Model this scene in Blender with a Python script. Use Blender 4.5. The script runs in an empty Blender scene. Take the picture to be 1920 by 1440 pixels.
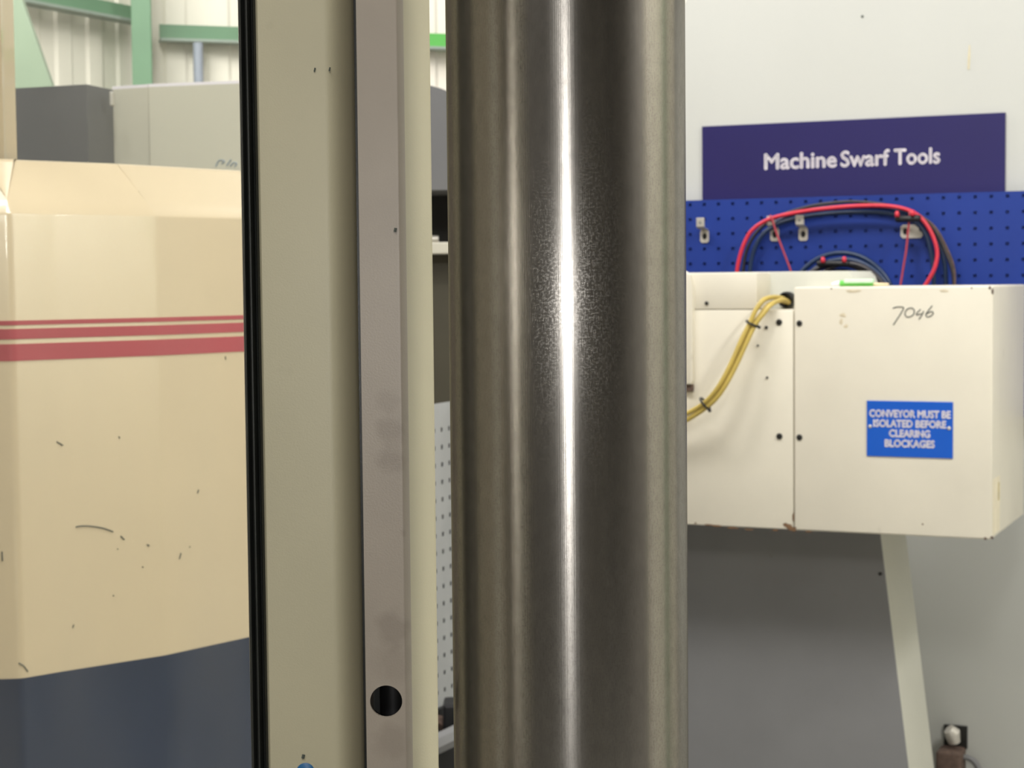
import bpy, bmesh, math, random
from mathutils import Vector, Matrix
random.seed(7)
S = bpy.context.scene
COL = S.collection

# ------------------------------------------------------------------ camera
FPX, W, H = 3400.0, 1920.0, 1440.0
CAM = Vector((0, 0, 1.45))
PITCH, ROLL = math.atan(190 / FPX), 0.0098
F_ = Vector((0, math.cos(PITCH), -math.sin(PITCH)))
U0 = Vector((0, math.sin(PITCH), math.cos(PITCH)))
X0 = Vector((1, 0, 0))
RV = X0 * math.cos(ROLL) - U0 * math.sin(ROLL)
UV = X0 * math.sin(ROLL) + U0 * math.cos(ROLL)
cd = bpy.data.cameras.new('camera'); cam = bpy.data.objects.new('camera', cd); COL.objects.link(cam)
cd.sensor_width = 36.0; cd.lens = 36.0 * FPX / W; cd.clip_start = 0.02; cd.clip_end = 100
m = Matrix((RV, UV, -F_)).transposed().to_4x4(); m.translation = CAM
cam.matrix_world = m
cd.dof.use_dof = True; cd.dof.focus_distance = 0.97; cd.dof.aperture_fstop = 32.0
S.camera = cam

# ------------------------------------------------------------------ world, lights, exposure
S.view_settings.view_transform = 'Standard'; S.view_settings.look = 'None'
S.view_settings.gamma = 1.0; S.view_settings.use_curve_mapping = False
S.view_settings.exposure = 0.0
wd = bpy.data.worlds.new('hall_ambient'); S.world = wd; wd.use_nodes = True
wd.node_tree.nodes['Background'].inputs[0].default_value = (1.0, 0.99, 0.98, 1)
wd.node_tree.nodes['Background'].inputs[1].default_value = 0.36

def area(name, loc, aim, sx, sy, watts, col=(1, .95, .86)):
    l = bpy.data.lights.new(name, 'AREA'); l.shape = 'RECTANGLE'; l.size = sx; l.size_y = sy
    l.energy = watts; l.color = col
    o = bpy.data.objects.new(name, l); COL.objects.link(o); o.location = loc
    o.rotation_euler = (Vector(aim) - Vector(loc)).to_track_quat('-Z', 'Y').to_euler()
    return o
area('unseen_overhead_light', (-0.2, 2.0, 4.4), (1.0, 3.9, 1.3), 1.2, 0.6, 78, (1, .985, .96))
area('unseen_overhead_light', (-0.3, -1.6, 3.6), (-0.15, 1.05, 1.4), 0.5, 0.5, 32, (1, .98, .94))  # added behind the viewer to brighten the door front
area('unseen_overhead_light', (-2.0, 5.0, 4.4), (-1.7, 7.4, 2.6), 2.0, 1.0, 175, (1, .975, .96))
area('unseen_overhead_light', (-1.2, 2.75, 4.8), (-1.1, 4.3, 1.8), 1.0, 0.5, 55, (1, .98, .96))  # added to brighten the hoods and panel behind the cream machine
area('unseen_overhead_light', (-0.7, 0.2, 3.1), (-0.6, 2.7, 1.1), 0.6, 0.5, 12, (1, .96, .9))  # added light, set low to reach the cream face more frontally
area('unseen_overhead_light', (2.6, 6.6, 5.6), (2.0, 8.6, 2.0), 2.0, 1.0, 95, (1, .98, .95))
area('unseen_overhead_light', (2.5, 1.2, 3.9), (3.2, 1.3, 1.0), 1.4, 0.4, 150, (1, .98, .95))  # added to light the white wall mirrored in the cylinder
# the photographer's phone torch, just below the lens
fl = bpy.data.lights.new('phone_torch', 'POINT'); fl.energy = 8.6; fl.shadow_soft_size = 0.007; fl.color = (1, .98, .96)
flo = bpy.data.objects.new('phone_torch', fl); COL.objects.link(flo); flo.location = (0.0, -0.012, 1.432)

# ------------------------------------------------------------------ helpers
def lin(c):
    return tuple(((v / 255) / 12.92 if v / 255 <= .04045 else ((v / 255 + .055) / 1.055) ** 2.4) for v in c)

def ray(px, py):
    return F_ * FPX + RV * (px - W / 2) - UV * (py - H / 2)

class Frame:
    """vertical-axis frame through the world origin; th turns its x axis clockwise seen from above"""
    def __init__(s, deg):
        t = math.radians(deg); s.t = t
        s.ex = Vector((math.cos(t), -math.sin(t), 0)); s.ey = Vector((math.sin(t), math.cos(t), 0)); s.ez = Vector((0, 0, 1))
    def w(s, x, y, z): return s.ex * x + s.ey * y + s.ez * z
    def at(s, px, py, ly):
        r = ray(px, py); k = (ly - CAM.dot(s.ey)) / r.dot(s.ey); p = CAM + r * k
        return p.dot(s.ex), p.z
    def pt(s, px, py, ly):
        x, z = s.at(px, py, ly); return s.w(x, ly, z)
ID = Frame(0)
R_ = Frame(24.3)
def PX(px, Y, py=540):
    r = ray(px, py); return r.x / r.y * Y
def P3(px, py, Y):
    r = ray(px, py); return CAM + r * (Y / r.y)

MATW = {}
def tag(o, label=None, cat=None, group=None, kind=None):
    if label: o['label'] = label
    if cat: o['category'] = cat
    if group: o['group'] = group
    if kind: o['kind'] = kind
    return o
def thing(name, label, cat, loc=(0, 0, 0), frame=ID, group=None, kind=None):
    o = bpy.data.objects.new(name, None); COL.objects.link(o); o.empty_display_size = .05
    o.location = loc; o.rotation_euler = (0, 0, -frame.t)
    MATW[o] = Matrix.Translation(Vector(loc)) @ Matrix.Rotation(-frame.t, 4, 'Z')
    return tag(o, label, cat, group, kind)
def obj(name, bm, mat, parent=None, smooth=False, label=None, normals=True):
    """bm holds world coordinates"""
    if normals: bmesh.ops.recalc_face_normals(bm, faces=bm.faces)
    if parent is not None:
        mw = MATW[parent]; bmesh.ops.transform(bm, matrix=mw.inverted(), verts=bm.verts)
    me = bpy.data.meshes.new(name); bm.to_mesh(me); bm.free()
    if smooth:
        me.polygons.foreach_set('use_smooth', [True] * len(me.polygons))
        if smooth != 'all': me.set_sharp_from_angle(angle=math.radians(40))
    me.materials.append(mat)
    o = bpy.data.objects.new(name, me); COL.objects.link(o)
    if parent is not None:
        o.parent = parent; MATW[o] = MATW[parent]
        # nested parts share the thing's frame
    else: MATW[o] = Matrix.Identity(4)
    if label: o['label'] = label
    return o
def BM(): return bmesh.new()
def box(bm, fr, x0, x1, y0, y1, z0, z1, bev=0.0, seg=2):
    vs = [bm.verts.new(fr.w(x, y, z)) for x in (x0, x1) for y in (y0, y1) for z in (z0, z1)]
    fs = [bm.faces.new([vs[i] for i in f]) for f in ((0, 1, 3, 2), (4, 6, 7, 5), (0, 4, 5, 1), (2, 3, 7, 6), (0, 2, 6, 4), (1, 5, 7, 3))]
    if bev > 0:
        es = list({e for f in fs for e in f.edges})
        bmesh.ops.bevel(bm, geom=es, offset=bev, segments=seg, profile=.5, affect='EDGES')
    return bm
def prism(bm, fr, poly, y0, y1, bev=0.0):
    """polygon in frame (x, z) extruded in depth y0..y1"""
    a = [bm.verts.new(fr.w(x, y0, z)) for x, z in poly]; b = [bm.verts.new(fr.w(x, y1, z)) for x, z in poly]
    n = len(poly); fs = [bm.faces.new(a), bm.faces.new(b[::-1])]
    for i in range(n): fs.append(bm.faces.new((a[i], b[i], b[(i + 1) % n], a[(i + 1) % n])))
    if bev > 0:
        bmesh.ops.bevel(bm, geom=list(fs[0].edges), offset=bev, segments=2, profile=.5, affect='EDGES')
    return bm
def upright(bm, plan, z0, z1):
    """closed plan polygon (x, y world) extruded in z"""
    a = [bm.verts.new((x, y, z0)) for x, y in plan]; b = [bm.verts.new((x, y, z1)) for x, y in plan]
    n = len(plan); bm.faces.new(a); bm.faces.new(b[::-1])
    for i in range(n): bm.faces.new((a[i], a[(i + 1) % n], b[(i + 1) % n], b[i]))
    return bm
def smooth_path(pts, sub=8):
    pts = [Vector(p) for p in pts]; q = [pts[0] * 2 - pts[1]] + pts + [pts[-1] * 2 - pts[-2]]; out = []
    for i in range(1, len(q) - 2):
        a, b, c, d = q[i - 1:i + 3]
        for k in range(sub):
            t = k / sub
            out.append(.5 * ((2 * b) + (c - a) * t + (2 * a - 5 * b + 4 * c - d) * t * t + (3 * b - a - 3 * c + d) * t ** 3))
    out.append(pts[-1]); return out
def tube(bm, path, r, n=10, cap=True):
    path = [Vector(p) for p in path]; rings = []
    t0 = (path[1] - path[0]).normalized()
    ref = Vector((0, 0, 1)) if abs(t0.z) < .9 else Vector((1, 0, 0))
    nx = t0.cross(ref).normalized()
    for i, p in enumerate(path):
        t = ((path[min(i + 1, len(path) - 1)] - path[max(i - 1, 0)])).normalized()
        nx = (nx - t * nx.dot(t)).normalized(); ny = t.cross(nx)
        rr = r(i / (len(path) - 1)) if callable(r) else r
        rings.append([bm.verts.new(p + (nx * math.cos(2 * math.pi * k / n) + ny * math.sin(2 * math.pi * k / n)) * rr) for k in range(n)])
    for a, b in zip(rings, rings[1:]):
        for k in range(n): bm.faces.new((a[k], a[(k + 1) % n], b[(k + 1) % n], b[k]))
    if cap: bm.faces.new(rings[0][::-1]); bm.faces.new(rings[-1])
    return bm
def disc(bm, fr, x, z, y0, y1, r, n=20, dome=0.0):
    """short cylinder along the frame's depth axis; y0 is the face towards the viewer"""
    prof = [(r, y1), (r, y0 + dome), (r * .7, y0 + dome * .25), (0, y0)] if dome else [(r, y1), (r, y0), (0, y0)]
    rings = []
    for rr, y in prof:
        if rr == 0: rings.append([bm.verts.new(fr.w(x, y, z))])
        else: rings.append([bm.verts.new(fr.w(x + rr * math.cos(2 * math.pi * k / n), y, z + rr * math.sin(2 * math.pi * k / n))) for k in range(n)])
    for a, b in zip(rings, rings[1:]):
        for k in range(n):
            if len(b) == 1: bm.faces.new((a[k], a[(k + 1) % n], b[0]))
            else: bm.faces.new((a[k], a[(k + 1) % n], b[(k + 1) % n], b[k]))
    bm.faces.new(rings[0][::-1]); return bm
def lettering(name, lines, fr, ly, mat, parent, bold=0.0, depth=.0006):
    """lines: (text, px0, px1, baseline py at px0, cap height px) fitted on the plane y = ly of the frame; one mesh"""
    bm = BM()
    for text, p0, p1, base, cap in lines:
        c = bpy.data.curves.new('t', 'FONT'); c.body = text; c.size = 1; c.resolution_u = 3
        o = bpy.data.objects.new('t', c); COL.objects.link(o)
        bpy.context.view_layer.update()
        me = bpy.data.meshes.new_from_object(o.evaluated_get(bpy.context.evaluated_depsgraph_get()))
        xs = [v.co.x for v in me.vertices]; x0, x1 = min(xs), max(xs)
        a = fr.at(p0, base, ly); b = fr.at(p1, base, ly); t = fr.at(p0, base - cap, ly)
        sx = (b[0] - a[0]) / (x1 - x0); sz = (t[1] - a[1]) / .70
        tb = bmesh.new()
        for kx, kz in (((-1, 0), (1, 0), (0, -1), (0, 1)) if bold else ((0, 0),)):
            me2 = me.copy()
            for v in me2.vertices: v.co = fr.w(a[0] + (v.co.x - x0 + kx * bold) * sx, ly, a[1] + (v.co.y + kz * bold) * sz)
            tb.from_mesh(me2); bpy.data.meshes.remove(me2)
        fs = list(tb.faces)
        ex = bmesh.ops.extrude_face_region(tb, geom=fs)
        for v in [g for g in ex['geom'] if isinstance(g, bmesh.types.BMVert)]: v.co -= fr.ey * depth
        tm = bpy.data.meshes.new('t'); tb.to_mesh(tm); tb.free(); bm.from_mesh(tm)
        bpy.data.objects.remove(o); bpy.data.curves.remove(c); bpy.data.meshes.remove(me); bpy.data.meshes.remove(tm)
    return obj(name, bm, mat, parent)

# ------------------------------------------------------------------ materials
def nodes(name):
    m = bpy.data.materials.new(name); m.use_nodes = True
    nt = m.node_tree; return m, nt, nt.nodes, nt.links, nt.nodes['Principled BSDF']
def paint(name, rgb, rough=.45, var=.05, scale=6, speck=0.0, bump=.02, bscale=300, metal=0.0, dirt=(90, 78, 58), streak=False, coat=0.0, dscale=1.0, spots=()):
    """painted surface: faint blotches, orange peel and small dirt specks"""
    m, nt, N, L, b = nodes(name)
    c = lin(rgb)
    tc = N.new('ShaderNodeTexCoord')
    mp = N.new('ShaderNodeMapping'); L.new(tc.outputs['Object'], mp.inputs[0])
    if streak: mp.inputs['Scale'].default_value = (1, 1, .15)
    nz = N.new('ShaderNodeTexNoise'); nz.inputs['Scale'].default_value = scale; nz.inputs['Detail'].default_value = 5
    L.new(mp.outputs[0], nz.inputs['Vector'])
    mr = N.new('ShaderNodeMapRange'); mr.inputs[1].default_value = .3; mr.inputs[2].default_value = .7
    mr.inputs[3].default_value = 1 - var; mr.inputs[4].default_value = 1 + var
    L.new(nz.outputs['Fac'], mr.inputs[0])
    mul = N.new('ShaderNodeVectorMath'); mul.operation = 'SCALE'; mul.inputs[0].default_value = c
    L.new(mr.outputs[0], mul.inputs['Scale'])
    out = mul.outputs[0]
    if speck:
        n2 = N.new('ShaderNodeTexNoise'); n2.inputs['Scale'].default_value = 26 * dscale; n2.inputs['Detail'].default_value = 3
        L.new(tc.outputs['Object'], n2.inputs['Vector'])
        r2 = N.new('ShaderNodeMapRange'); r2.inputs[1].default_value = .72; r2.inputs[2].default_value = .8; r2.inputs[4].default_value = speck
        L.new(n2.outputs['Fac'], r2.inputs[0])
        mx = N.new('ShaderNodeMixRGB'); L.new(r2.outputs[0], mx.inputs[0]); L.new(out, mx.inputs[1]); mx.inputs[2].default_value = (*lin(dirt), 1)
        out = mx.outputs[0]
    for (sx, sy, sz, rad, amt, colr) in spots:      # soft hand marks and grime at places on the thing itself
        vd = N.new('ShaderNodeVectorMath'); vd.operation = 'DISTANCE'; vd.inputs[1].default_value = (sx, sy, sz); L.new(tc.outputs['Object'], vd.inputs[0])
        nn = N.new('ShaderNodeTexNoise'); nn.inputs['Scale'].default_value = 1.6 / rad; nn.inputs['Detail'].default_value = 4; L.new(tc.outputs['Object'], nn.inputs['Vector'])
        ad = N.new('ShaderNodeMath'); ad.operation = 'MULTIPLY_ADD'; L.new(nn.outputs['Fac'], ad.inputs[0]); ad.inputs[1].default_value = rad * 1.1; L.new(vd.outputs['Value'], ad.inputs[2])
        rs = N.new('ShaderNodeMapRange'); rs.inputs[1].default_value = rad * .95; rs.inputs[2].default_value = rad * 1.5; rs.inputs[3].default_value = amt; rs.inputs[4].default_value = 0
        L.new(ad.outputs[0], rs.inputs[0])
        mx = N.new('ShaderNodeMixRGB'); L.new(rs.outputs[0], mx.inputs[0]); L.new(out, mx.inputs[1]); mx.inputs[2].default_value = (*lin(colr), 1); out = mx.outputs[0]
    L.new(out, b.inputs['Base Color'])
    b.inputs['Roughness'].default_value = rough; b.inputs['Metallic'].default_value = metal
    b.inputs['Coat Weight'].default_value = coat
    if bump:
        n3 = N.new('ShaderNodeTexNoise'); n3.inputs['Scale'].default_value = bscale; L.new(tc.outputs['Object'], n3.inputs['Vector'])
        bp = N.new('ShaderNodeBump'); bp.inputs['Strength'].default_value = bump; bp.inputs['Distance'].default_value = .001
        L.new(n3.outputs['Fac'], bp.inputs['Height']); L.new(bp.outputs[0], b.inputs['Normal'])
    return m

def steel_mat():
    m, nt, N, L, b = nodes('turned_steel')
    N.remove(b); out = N['Material Output']
    tc = N.new('ShaderNodeTexCoord'); sp = N.new('ShaderNodeSeparateXYZ'); L.new(tc.outputs['Object'], sp.inputs[0])
    at = N.new('ShaderNodeMath'); at.operation = 'ARCTAN2'; L.new(sp.outputs['Y'], at.inputs[0]); L.new(sp.outputs['X'], at.inputs[1])
    def noise(sa, sz, det=2):
        cm = N.new('ShaderNodeCombineXYZ')
        for o_, s_, i_ in ((at.outputs[0], sa, 0), (sp.outputs['Z'], sz, 2)):
            mm = N.new('ShaderNodeMath'); mm.operation = 'MULTIPLY'; mm.inputs[1].default_value = s_; L.new(o_, mm.inputs[0]); L.new(mm.outputs[0], cm.inputs[i_])
        nz = N.new('ShaderNodeTexNoise'); nz.inputs['Scale'].default_value = 1; nz.inputs['Detail'].default_value = det
        L.new(cm.outputs[0], nz.inputs['Vector']); return nz.outputs['Fac']
    axial = noise(130, 2.0, 4)          # long fine lines along the axis
    weave = noise(40, 900, 3)          # short circumferential grinding marks
    weave2 = noise(190, 240, 3)
    blotch = noise(14, 90, 3)
    tan = N.new('ShaderNodeTangent'); tan.direction_type = 'RADIAL'; tan.axis = 'Z'
    def add(a, b_, op='ADD'):
        x = N.new('ShaderNodeMath'); x.operation = op
        for i, v in enumerate((a, b_)):
            if isinstance(v, (int, float)): x.inputs[i].default_value = v
            else: L.new(v, x.inputs[i])
        return x.outputs[0]
    hgt = axial
    bp = N.new('ShaderNodeBump'); bp.inputs['Strength'].default_value = .055; bp.inputs['Distance'].default_value = .0004; L.new(hgt, bp.inputs['Height'])
    cr = N.new('ShaderNodeMapRange'); cr.inputs[1].default_value = .35; cr.inputs[2].default_value = .65; cr.inputs[3].default_value = .285; cr.inputs[4].default_value = .36
    L.new(add(add(weave, .5, 'MULTIPLY'), add(blotch, .5, 'MULTIPLY')), cr.inputs[0])
    cc = N.new('ShaderNodeVectorMath'); cc.operation = 'SCALE'; cc.inputs[0].default_value = (1.0, .95, .87); L.new(cr.outputs[0], cc.inputs['Scale'])
    def gloss(rough, an, rot, nrm=True):
        g = N.new('ShaderNodeBsdfAnisotropic'); g.inputs['Roughness'].default_value = rough; g.inputs['Anisotropy'].default_value = an
        g.inputs['Rotation'].default_value = rot
        L.new(tan.outputs[0], g.inputs['Tangent']); L.new(cc.outputs[0], g.inputs['Color'])
        if nrm: L.new(bp.outputs[0], g.inputs['Normal'])
        return g
    g1 = gloss(.264, .545, 0.0); g2 = gloss(.287, .51, .25); g3 = gloss(.234, .26, .25)
    fr = N.new('ShaderNodeMapRange'); fr.inputs[1].default_value = .48; fr.inputs[2].default_value = .57; fr.inputs[3].default_value = .0; fr.inputs[4].default_value = .28
    L.new(add(add(weave, .5, 'MULTIPLY'), add(weave2, .5, 'MULTIPLY')), fr.inputs[0])
    mx = N.new('ShaderNodeMixShader'); L.new(fr.outputs[0], mx.inputs[0]); L.new(g1.outputs[0], mx.inputs[1]); L.new(g2.outputs[0], mx.inputs[2])
    m3 = N.new('ShaderNodeMixShader'); m3.inputs[0].default_value = .17; L.new(mx.outputs[0], m3.inputs[1]); L.new(g3.outputs[0], m3.inputs[2])
    L.new(m3.outputs[0], out.inputs['Surface'])
    return m

def glass_mat():
    """clear pane with a slight grey-green tint, surface reflection and a film of workshop dust"""
    m, nt, N, L, b = nodes('dusty_glass'); N.remove(b); out = N['Material Output']
    tr = N.new('ShaderNodeBsdfTransparent'); tr.inputs[0].default_value = (.97, .985, .965, 1)
    gl = N.new('ShaderNodeBsdfGlossy'); gl.inputs['Roughness'].default_value = .03
    fz = N.new('ShaderNodeFresnel'); fz.inputs[0].default_value = 1.45
    m1 = N.new('ShaderNodeMixShader'); L.new(fz.outputs[0], m1.inputs[0]); L.new(tr.outputs[0], m1.inputs[1]); L.new(gl.outputs[0], m1.inputs[2])
    df = N.new('ShaderNodeBsdfDiffuse'); df.inputs[0].default_value = (.75, .72, .64, 1)
    tc = N.new('ShaderNodeTexCoord'); mp = N.new('ShaderNodeMapping'); mp.inputs['Scale'].default_value = (9, 9, 2.2); mp.inputs['Rotation'].default_value = (0, .5, 0)
    L.new(tc.outputs['Object'], mp.inputs[0])
    nz = N.new('ShaderNodeTexNoise'); nz.inputs['Scale'].default_value = 1.6; nz.inputs['Detail'].default_value = 5; L.new(mp.outputs[0], nz.inputs[0])
    mr = N.new('ShaderNodeMapRange'); mr.inputs[1].default_value = .35; mr.inputs[2].default_value = .75; mr.inputs[3].default_value = .015; mr.inputs[4].default_value = .065
    L.new(nz.outputs['Fac'], mr.inputs[0])
    m2 = N.new('ShaderNodeMixShader'); L.new(mr.outputs[0], m2.inputs[0]); L.new(m1.outputs[0], m2.inputs[1]); L.new(df.outputs[0], m2.inputs[2])
    L.new(m2.outputs[0], out.inputs['Surface']); return m

def dspots(lst, Y, dcol):
    o = Vector((PX(600, 1.06), 1.06, 0)); return [(*(P3(px, py, Y) - o), r / FPX * Y, a, dcol) for px, py, r, a in lst]
M = dict(
    encl=paint('off_white_enclosure_paint', (197, 198, 192), .5, .025, 2, .05, streak=True),
    conv=paint('cream_white_conveyor_paint', (219, 213, 196), .42, .035, 7, .22, dscale=.8),
    convshade=paint('shaded_conveyor_paint', (200, 200, 188), .45, .03, 7),  # conveyor paint greyed, with the recess's shade put into the colour
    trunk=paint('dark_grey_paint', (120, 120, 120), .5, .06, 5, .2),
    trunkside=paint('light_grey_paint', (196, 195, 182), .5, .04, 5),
    purple=paint('purple_sign_vinyl', (27, 20, 84), .45, .06, 4),
    white=paint('white_vinyl', (238, 232, 238), .5, 0, 4, bump=0),
    pegblue=paint('blue_powder_coat', (5, 46, 132), .55, .05, 5),
    signblue=paint('blue_engraved_plastic', (8, 86, 190), .4, .03, 5),
    bolt=paint('black_bolt', (28, 28, 26), .4, .1, 40),
    zinc=paint('zinc_plate', (205, 200, 190), .38, .08, 60, metal=.35),
    black=paint('black_plastic', (24, 24, 26), .45, .1, 20),
    rubber=paint('black_rubber', (40, 42, 39), .36, .15, 30, bump=.05),
    red=paint('red_hose_rubber', (205, 48, 66), .4, .08, 30),
    redcord=paint('dull_red_cord', (170, 62, 74), .6, .1, 60),
    navy=paint('navy_hose_rubber', (34, 52, 82), .35, .12, 30),
    hoseblack=paint('black_hose_rubber', (52, 48, 50), .4, .12, 30),
    yellow=paint('olive_yellow_cable', (188, 165, 84), .45, .12, 25),
    green=paint('bright_green_plastic', (98, 190, 78), .4, .1, 60),
    mint=paint('pale_mint_plastic', (205, 238, 205), .4, .05, 60),
    wood=paint('pale_wood', (226, 204, 164), .6, .12, 60),
    smudge=paint('faded_brown_smudge', (208, 196, 168), .6, .1, 60),
    rust=paint('rust', (112, 84, 58), .8, .3, 90),
    rustdark=paint('brown_grime', (92, 74, 64), .8, .3, 90),
    ink=paint('pencil_ink', (72, 78, 72), .6, .2, 120, bump=0),
    inkblue=paint('blue_marker_ink', (140, 156, 172), .6, .2, 120, bump=0),
    door=paint('stone_beige_paint', (178, 172, 146), .42, .04, 9, .12, bump=.10, bscale=900),
    strip=paint('warm_grey_paint', (154, 145, 133), .38, .06, 14, .4, dirt=(118, 108, 98), dscale=1.6, spots=dspots(((733, 808, 40, .32), (732, 862, 36, .34), (725, 755, 30, .2), (738, 1180, 44, .34), (735, 1240, 50, .2), (735, 1390, 44, .25)), 1.05, (112, 102, 92)), bump=.10, bscale=900),
    plug=paint('blue_cap', (30, 92, 140), .4, .05, 40),
    cream=paint('cream_machine_paint', (204, 185, 155), .3, .03, 3, .14, coat=.3, dscale=2.2),
    stripe=paint('crimson_stripe', (184, 84, 92), .35, .05, 9),
    blue=paint('slate_blue_paint', (30, 44, 70), .35, .12, 5, .15, coat=.2),
    hood=paint('charcoal_hood_paint', (104, 104, 105), .5, .08, 5),
    offgrey=paint('stone_white_panel_paint', (200, 196, 180), .5, .03, 3),
    olive=paint('dark_olive_panel', (70, 66, 52), .5, .08, 5),
    perf=paint('pale_grey_perforated_steel', (176, 178, 178), .5, .1, 7),
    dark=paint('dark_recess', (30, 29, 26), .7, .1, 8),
    clad=paint('white_cladding', (226, 220, 206), .5, .04, 1.2, streak=True),
    steelgreen=paint('green_steel_paint', (92, 172, 82), .45, .06, 3),
    dullgreen=paint('dull_green_steel_paint', (98, 134, 104), .5, .08, 3),  # duller, greyer green than the bright rail beside the cylinder
    lip=paint('shadowed_underside_grey', (140, 152, 142), .5, .08, 3),  # grey underside of the rails with their shadow line put into the colour
    palegreen=paint('pale_green_paint', (142, 158, 136), .5, .04, 3),
    conduit=paint('blue_grey_conduit', (150, 156, 168), .45, .05, 9),
    concrete=paint('grey_concrete', (158, 156, 150), .6, .10, 4, .2),
    backwall=paint('brown_grey_wall', (84, 78, 66), .7, .12, 1.0, streak=True),
    sidewall=paint('beige_wall', (164, 156, 136), .6, .05, 1.5, streak=True),
    whitewall=paint('white_wall', (214, 210, 194), .6, .04, 1.5, streak=True),
    steel=steel_mat(), glass=glass_mat(),
)
def struct(name, bm, mat, label, **k): return tag(obj(name, bm, mat, **k), label, kind='structure')

# ------------------------------------------------------------------ room
struct('floor', box(BM(), ID, -7, 6.5, -3.2, 12, -.1, 0), M['concrete'], 'grey concrete workshop floor')
struct('wall_back', box(BM(), ID, -7, 6.5, -3.3, -3.1, 0, 5), M['backwall'], 'dark brown-grey wall behind the viewer')
# far hall walls: corner at px 280
K = Vector((PX(280, 8.0), 8.0)); A_ = Vector((PX(32, 7.28), 7.28)); B_ = Vector((PX(820, 8.4), 8.4))
dL = (A_ - K).normalized(); dR = (B_ - K).normalized()
def clad(p0, d, length, nrm, z0, z1, pitch=.19, dep=.009):
    plan = []; s = 0
    while s < length:
        for k, o_ in ((0, 0), (.42, 0), (.5, 1), (.92, 1)):
            q = p0 + d * min(s + k * pitch, length) + nrm * (o_ * dep); plan.append((q.x, q.y))
        s += pitch
    back = [p0 + d * length - nrm * .06, p0 - nrm * .06]
    return upright(BM(), plan + [(q.x, q.y) for q in back], z0, z1)
nL = Vector((-dL.y, dL.x)); nL = nL if nL.y < 0 else -nL
nR = Vector((-dR.y, dR.x)); nR = nR if nR.y < 0 else -nR
struct('wall_left', clad(K, dL, 6.5, nL, 0, 5), M['clad'], 'white corrugated cladding wall beyond the machines')
struct('wall_far', clad(K, dR, 6.2, nR, 0, 5), M['clad'], 'white corrugated cladding wall at the end of the hall')
struct('wall_side', box(BM(), ID, -2.6, -2.5, -2.15, 3.2, 0, 4), M['sidewall'], 'beige partition wall beside the viewer')
for i_, (y0_, y1_, mt_) in enumerate(((-1.7, -1.2, 'whitewall'), (-.62, -.3, 'backwall'), (.05, .42, 'whitewall'), (1.6, 3.2, 'backwall'))):  # toned strips added to put bands in the cylinder's reflection
    struct('trim_%d' % (i_ + 1), box(BM(), ID, -2.5, -2.46, y0_, y1_, 0, 4, .004), M[mt_], 'unseen strip added on the beige partition to band the cylinder reflection')
struct('wall_right', box(BM(), ID, 3.2, 3.3, .42, 3.2, 0, 4), M['whitewall'], 'white wall beside the viewer')
struct('wall_right_rear', box(BM(), ID, 3.2, 3.3, -3.1, .42, 0, 4), M['backwall'], 'dark brown-grey wall beside the viewer')
tag(obj('steel_column', box(BM(), ID, 2.95, 3.2, 1.75, 1.97, 0, 4, .01), M['dullgreen']), 'green steel column against the white wall out of frame', 'column')

def bar2(p0, d, s0, s1, nrm, o0, o1, z0, z1):
    q = [p0 + d * s0 + nrm * o0, p0 + d * s1 + nrm * o0, p0 + d * s1 + nrm * o1, p0 + d * s0 + nrm * o1]
    return upright(BM(), [(v.x, v.y) for v in q], z0, z1)
cw = 8.0 / FPX
co = thing('corner_column', 'green steel column in the corner of the white cladding', 'column', (K.x, K.y, 0))
cx0, cx1 = PX(261, 7.85), PX(306, 7.85)
cm_ = .5 * (cx0 + cx1)
for nm, a, b, y0, y1 in (('web', cx0 + .03, cx0 + .045, 7.72, 7.86), ('flange', cx0 - .001, cx0 + .062, 7.85, 7.87), ('flange', cx0 + .02, cx1, 7.70, 7.72)):
    obj(nm, box(BM(), ID, a, b, y0, y1, 0, 5, .003), M['dullgreen'], co)
zr = lambda px, py, Y: P3(px, py, Y).z
def rail(name, label, p0, d, s0, s1, n_, z0, z1, mat='dullgreen'):
    t = thing(name, label, 'beam', (*(p0 + d * s0), z0))
    obj('face', bar2(p0, d, s0, s1, n_, .05, .06, z0 - .0, z1), M[mat], t)
    obj('lower_lip', bar2(p0, d, s0, s1, n_, 0.02, .10, z0 - .012, z0), M['lip'], t)
    return t
rail('wall_rail', 'bright green steel rail on the cladding seen in the slot beside the cylinder', K, dR, .95, 5.0, nR, zr(373, 80, 8.1), zr(373, 53, 8.1), 'steelgreen')
rail('wall_rail', 'dull green steel rail on the cladding between corner column and black gasket', K, dR, .06, .95, nR, zr(373, 80, 8.1), zr(373, 53, 8.1))
rail('wall_rail', 'dull green steel rail sloping up to the corner column above the charcoal hood', K, dL, .10, 4.0, nL, zr(200, 30, 7.7), zr(200, 2, 7.7))
cq = Vector((PX(382, 8.0), 8.02))
tag(obj('conduit_pipe', tube(BM(), [(cq.x, cq.y - .05, 1.5), (cq.x, cq.y - .05, zr(382, 82, 8.0))], .022, 10), M['conduit'], smooth=True), 'thin blue-grey conduit running up the cladding under the green rail', 'pipe')

# sloped pale green brace (own thickness) in front of the far wall
pz = [P3(14, -40, 6.2), P3(27, -40, 6.2), P3(143, 290, 6.2), P3(240, 560, 6.2), P3(14, 560, 6.2)]
g = thing('sloped_guard', 'pale green sloped sheet guard standing behind the charcoal hood', 'guard', (pz[4].x, 6.2, 0))
obj('sheet', prism(BM(), ID, [(p.x, p.z) for p in pz], 6.2, 6.24, .004), M['palegreen'], g)
obj('foot', box(BM(), ID, pz[4].x, pz[4].x + .3, 6.2, 6.5, 0, pz[4].z + .01), M['palegreen'], g)

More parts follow.
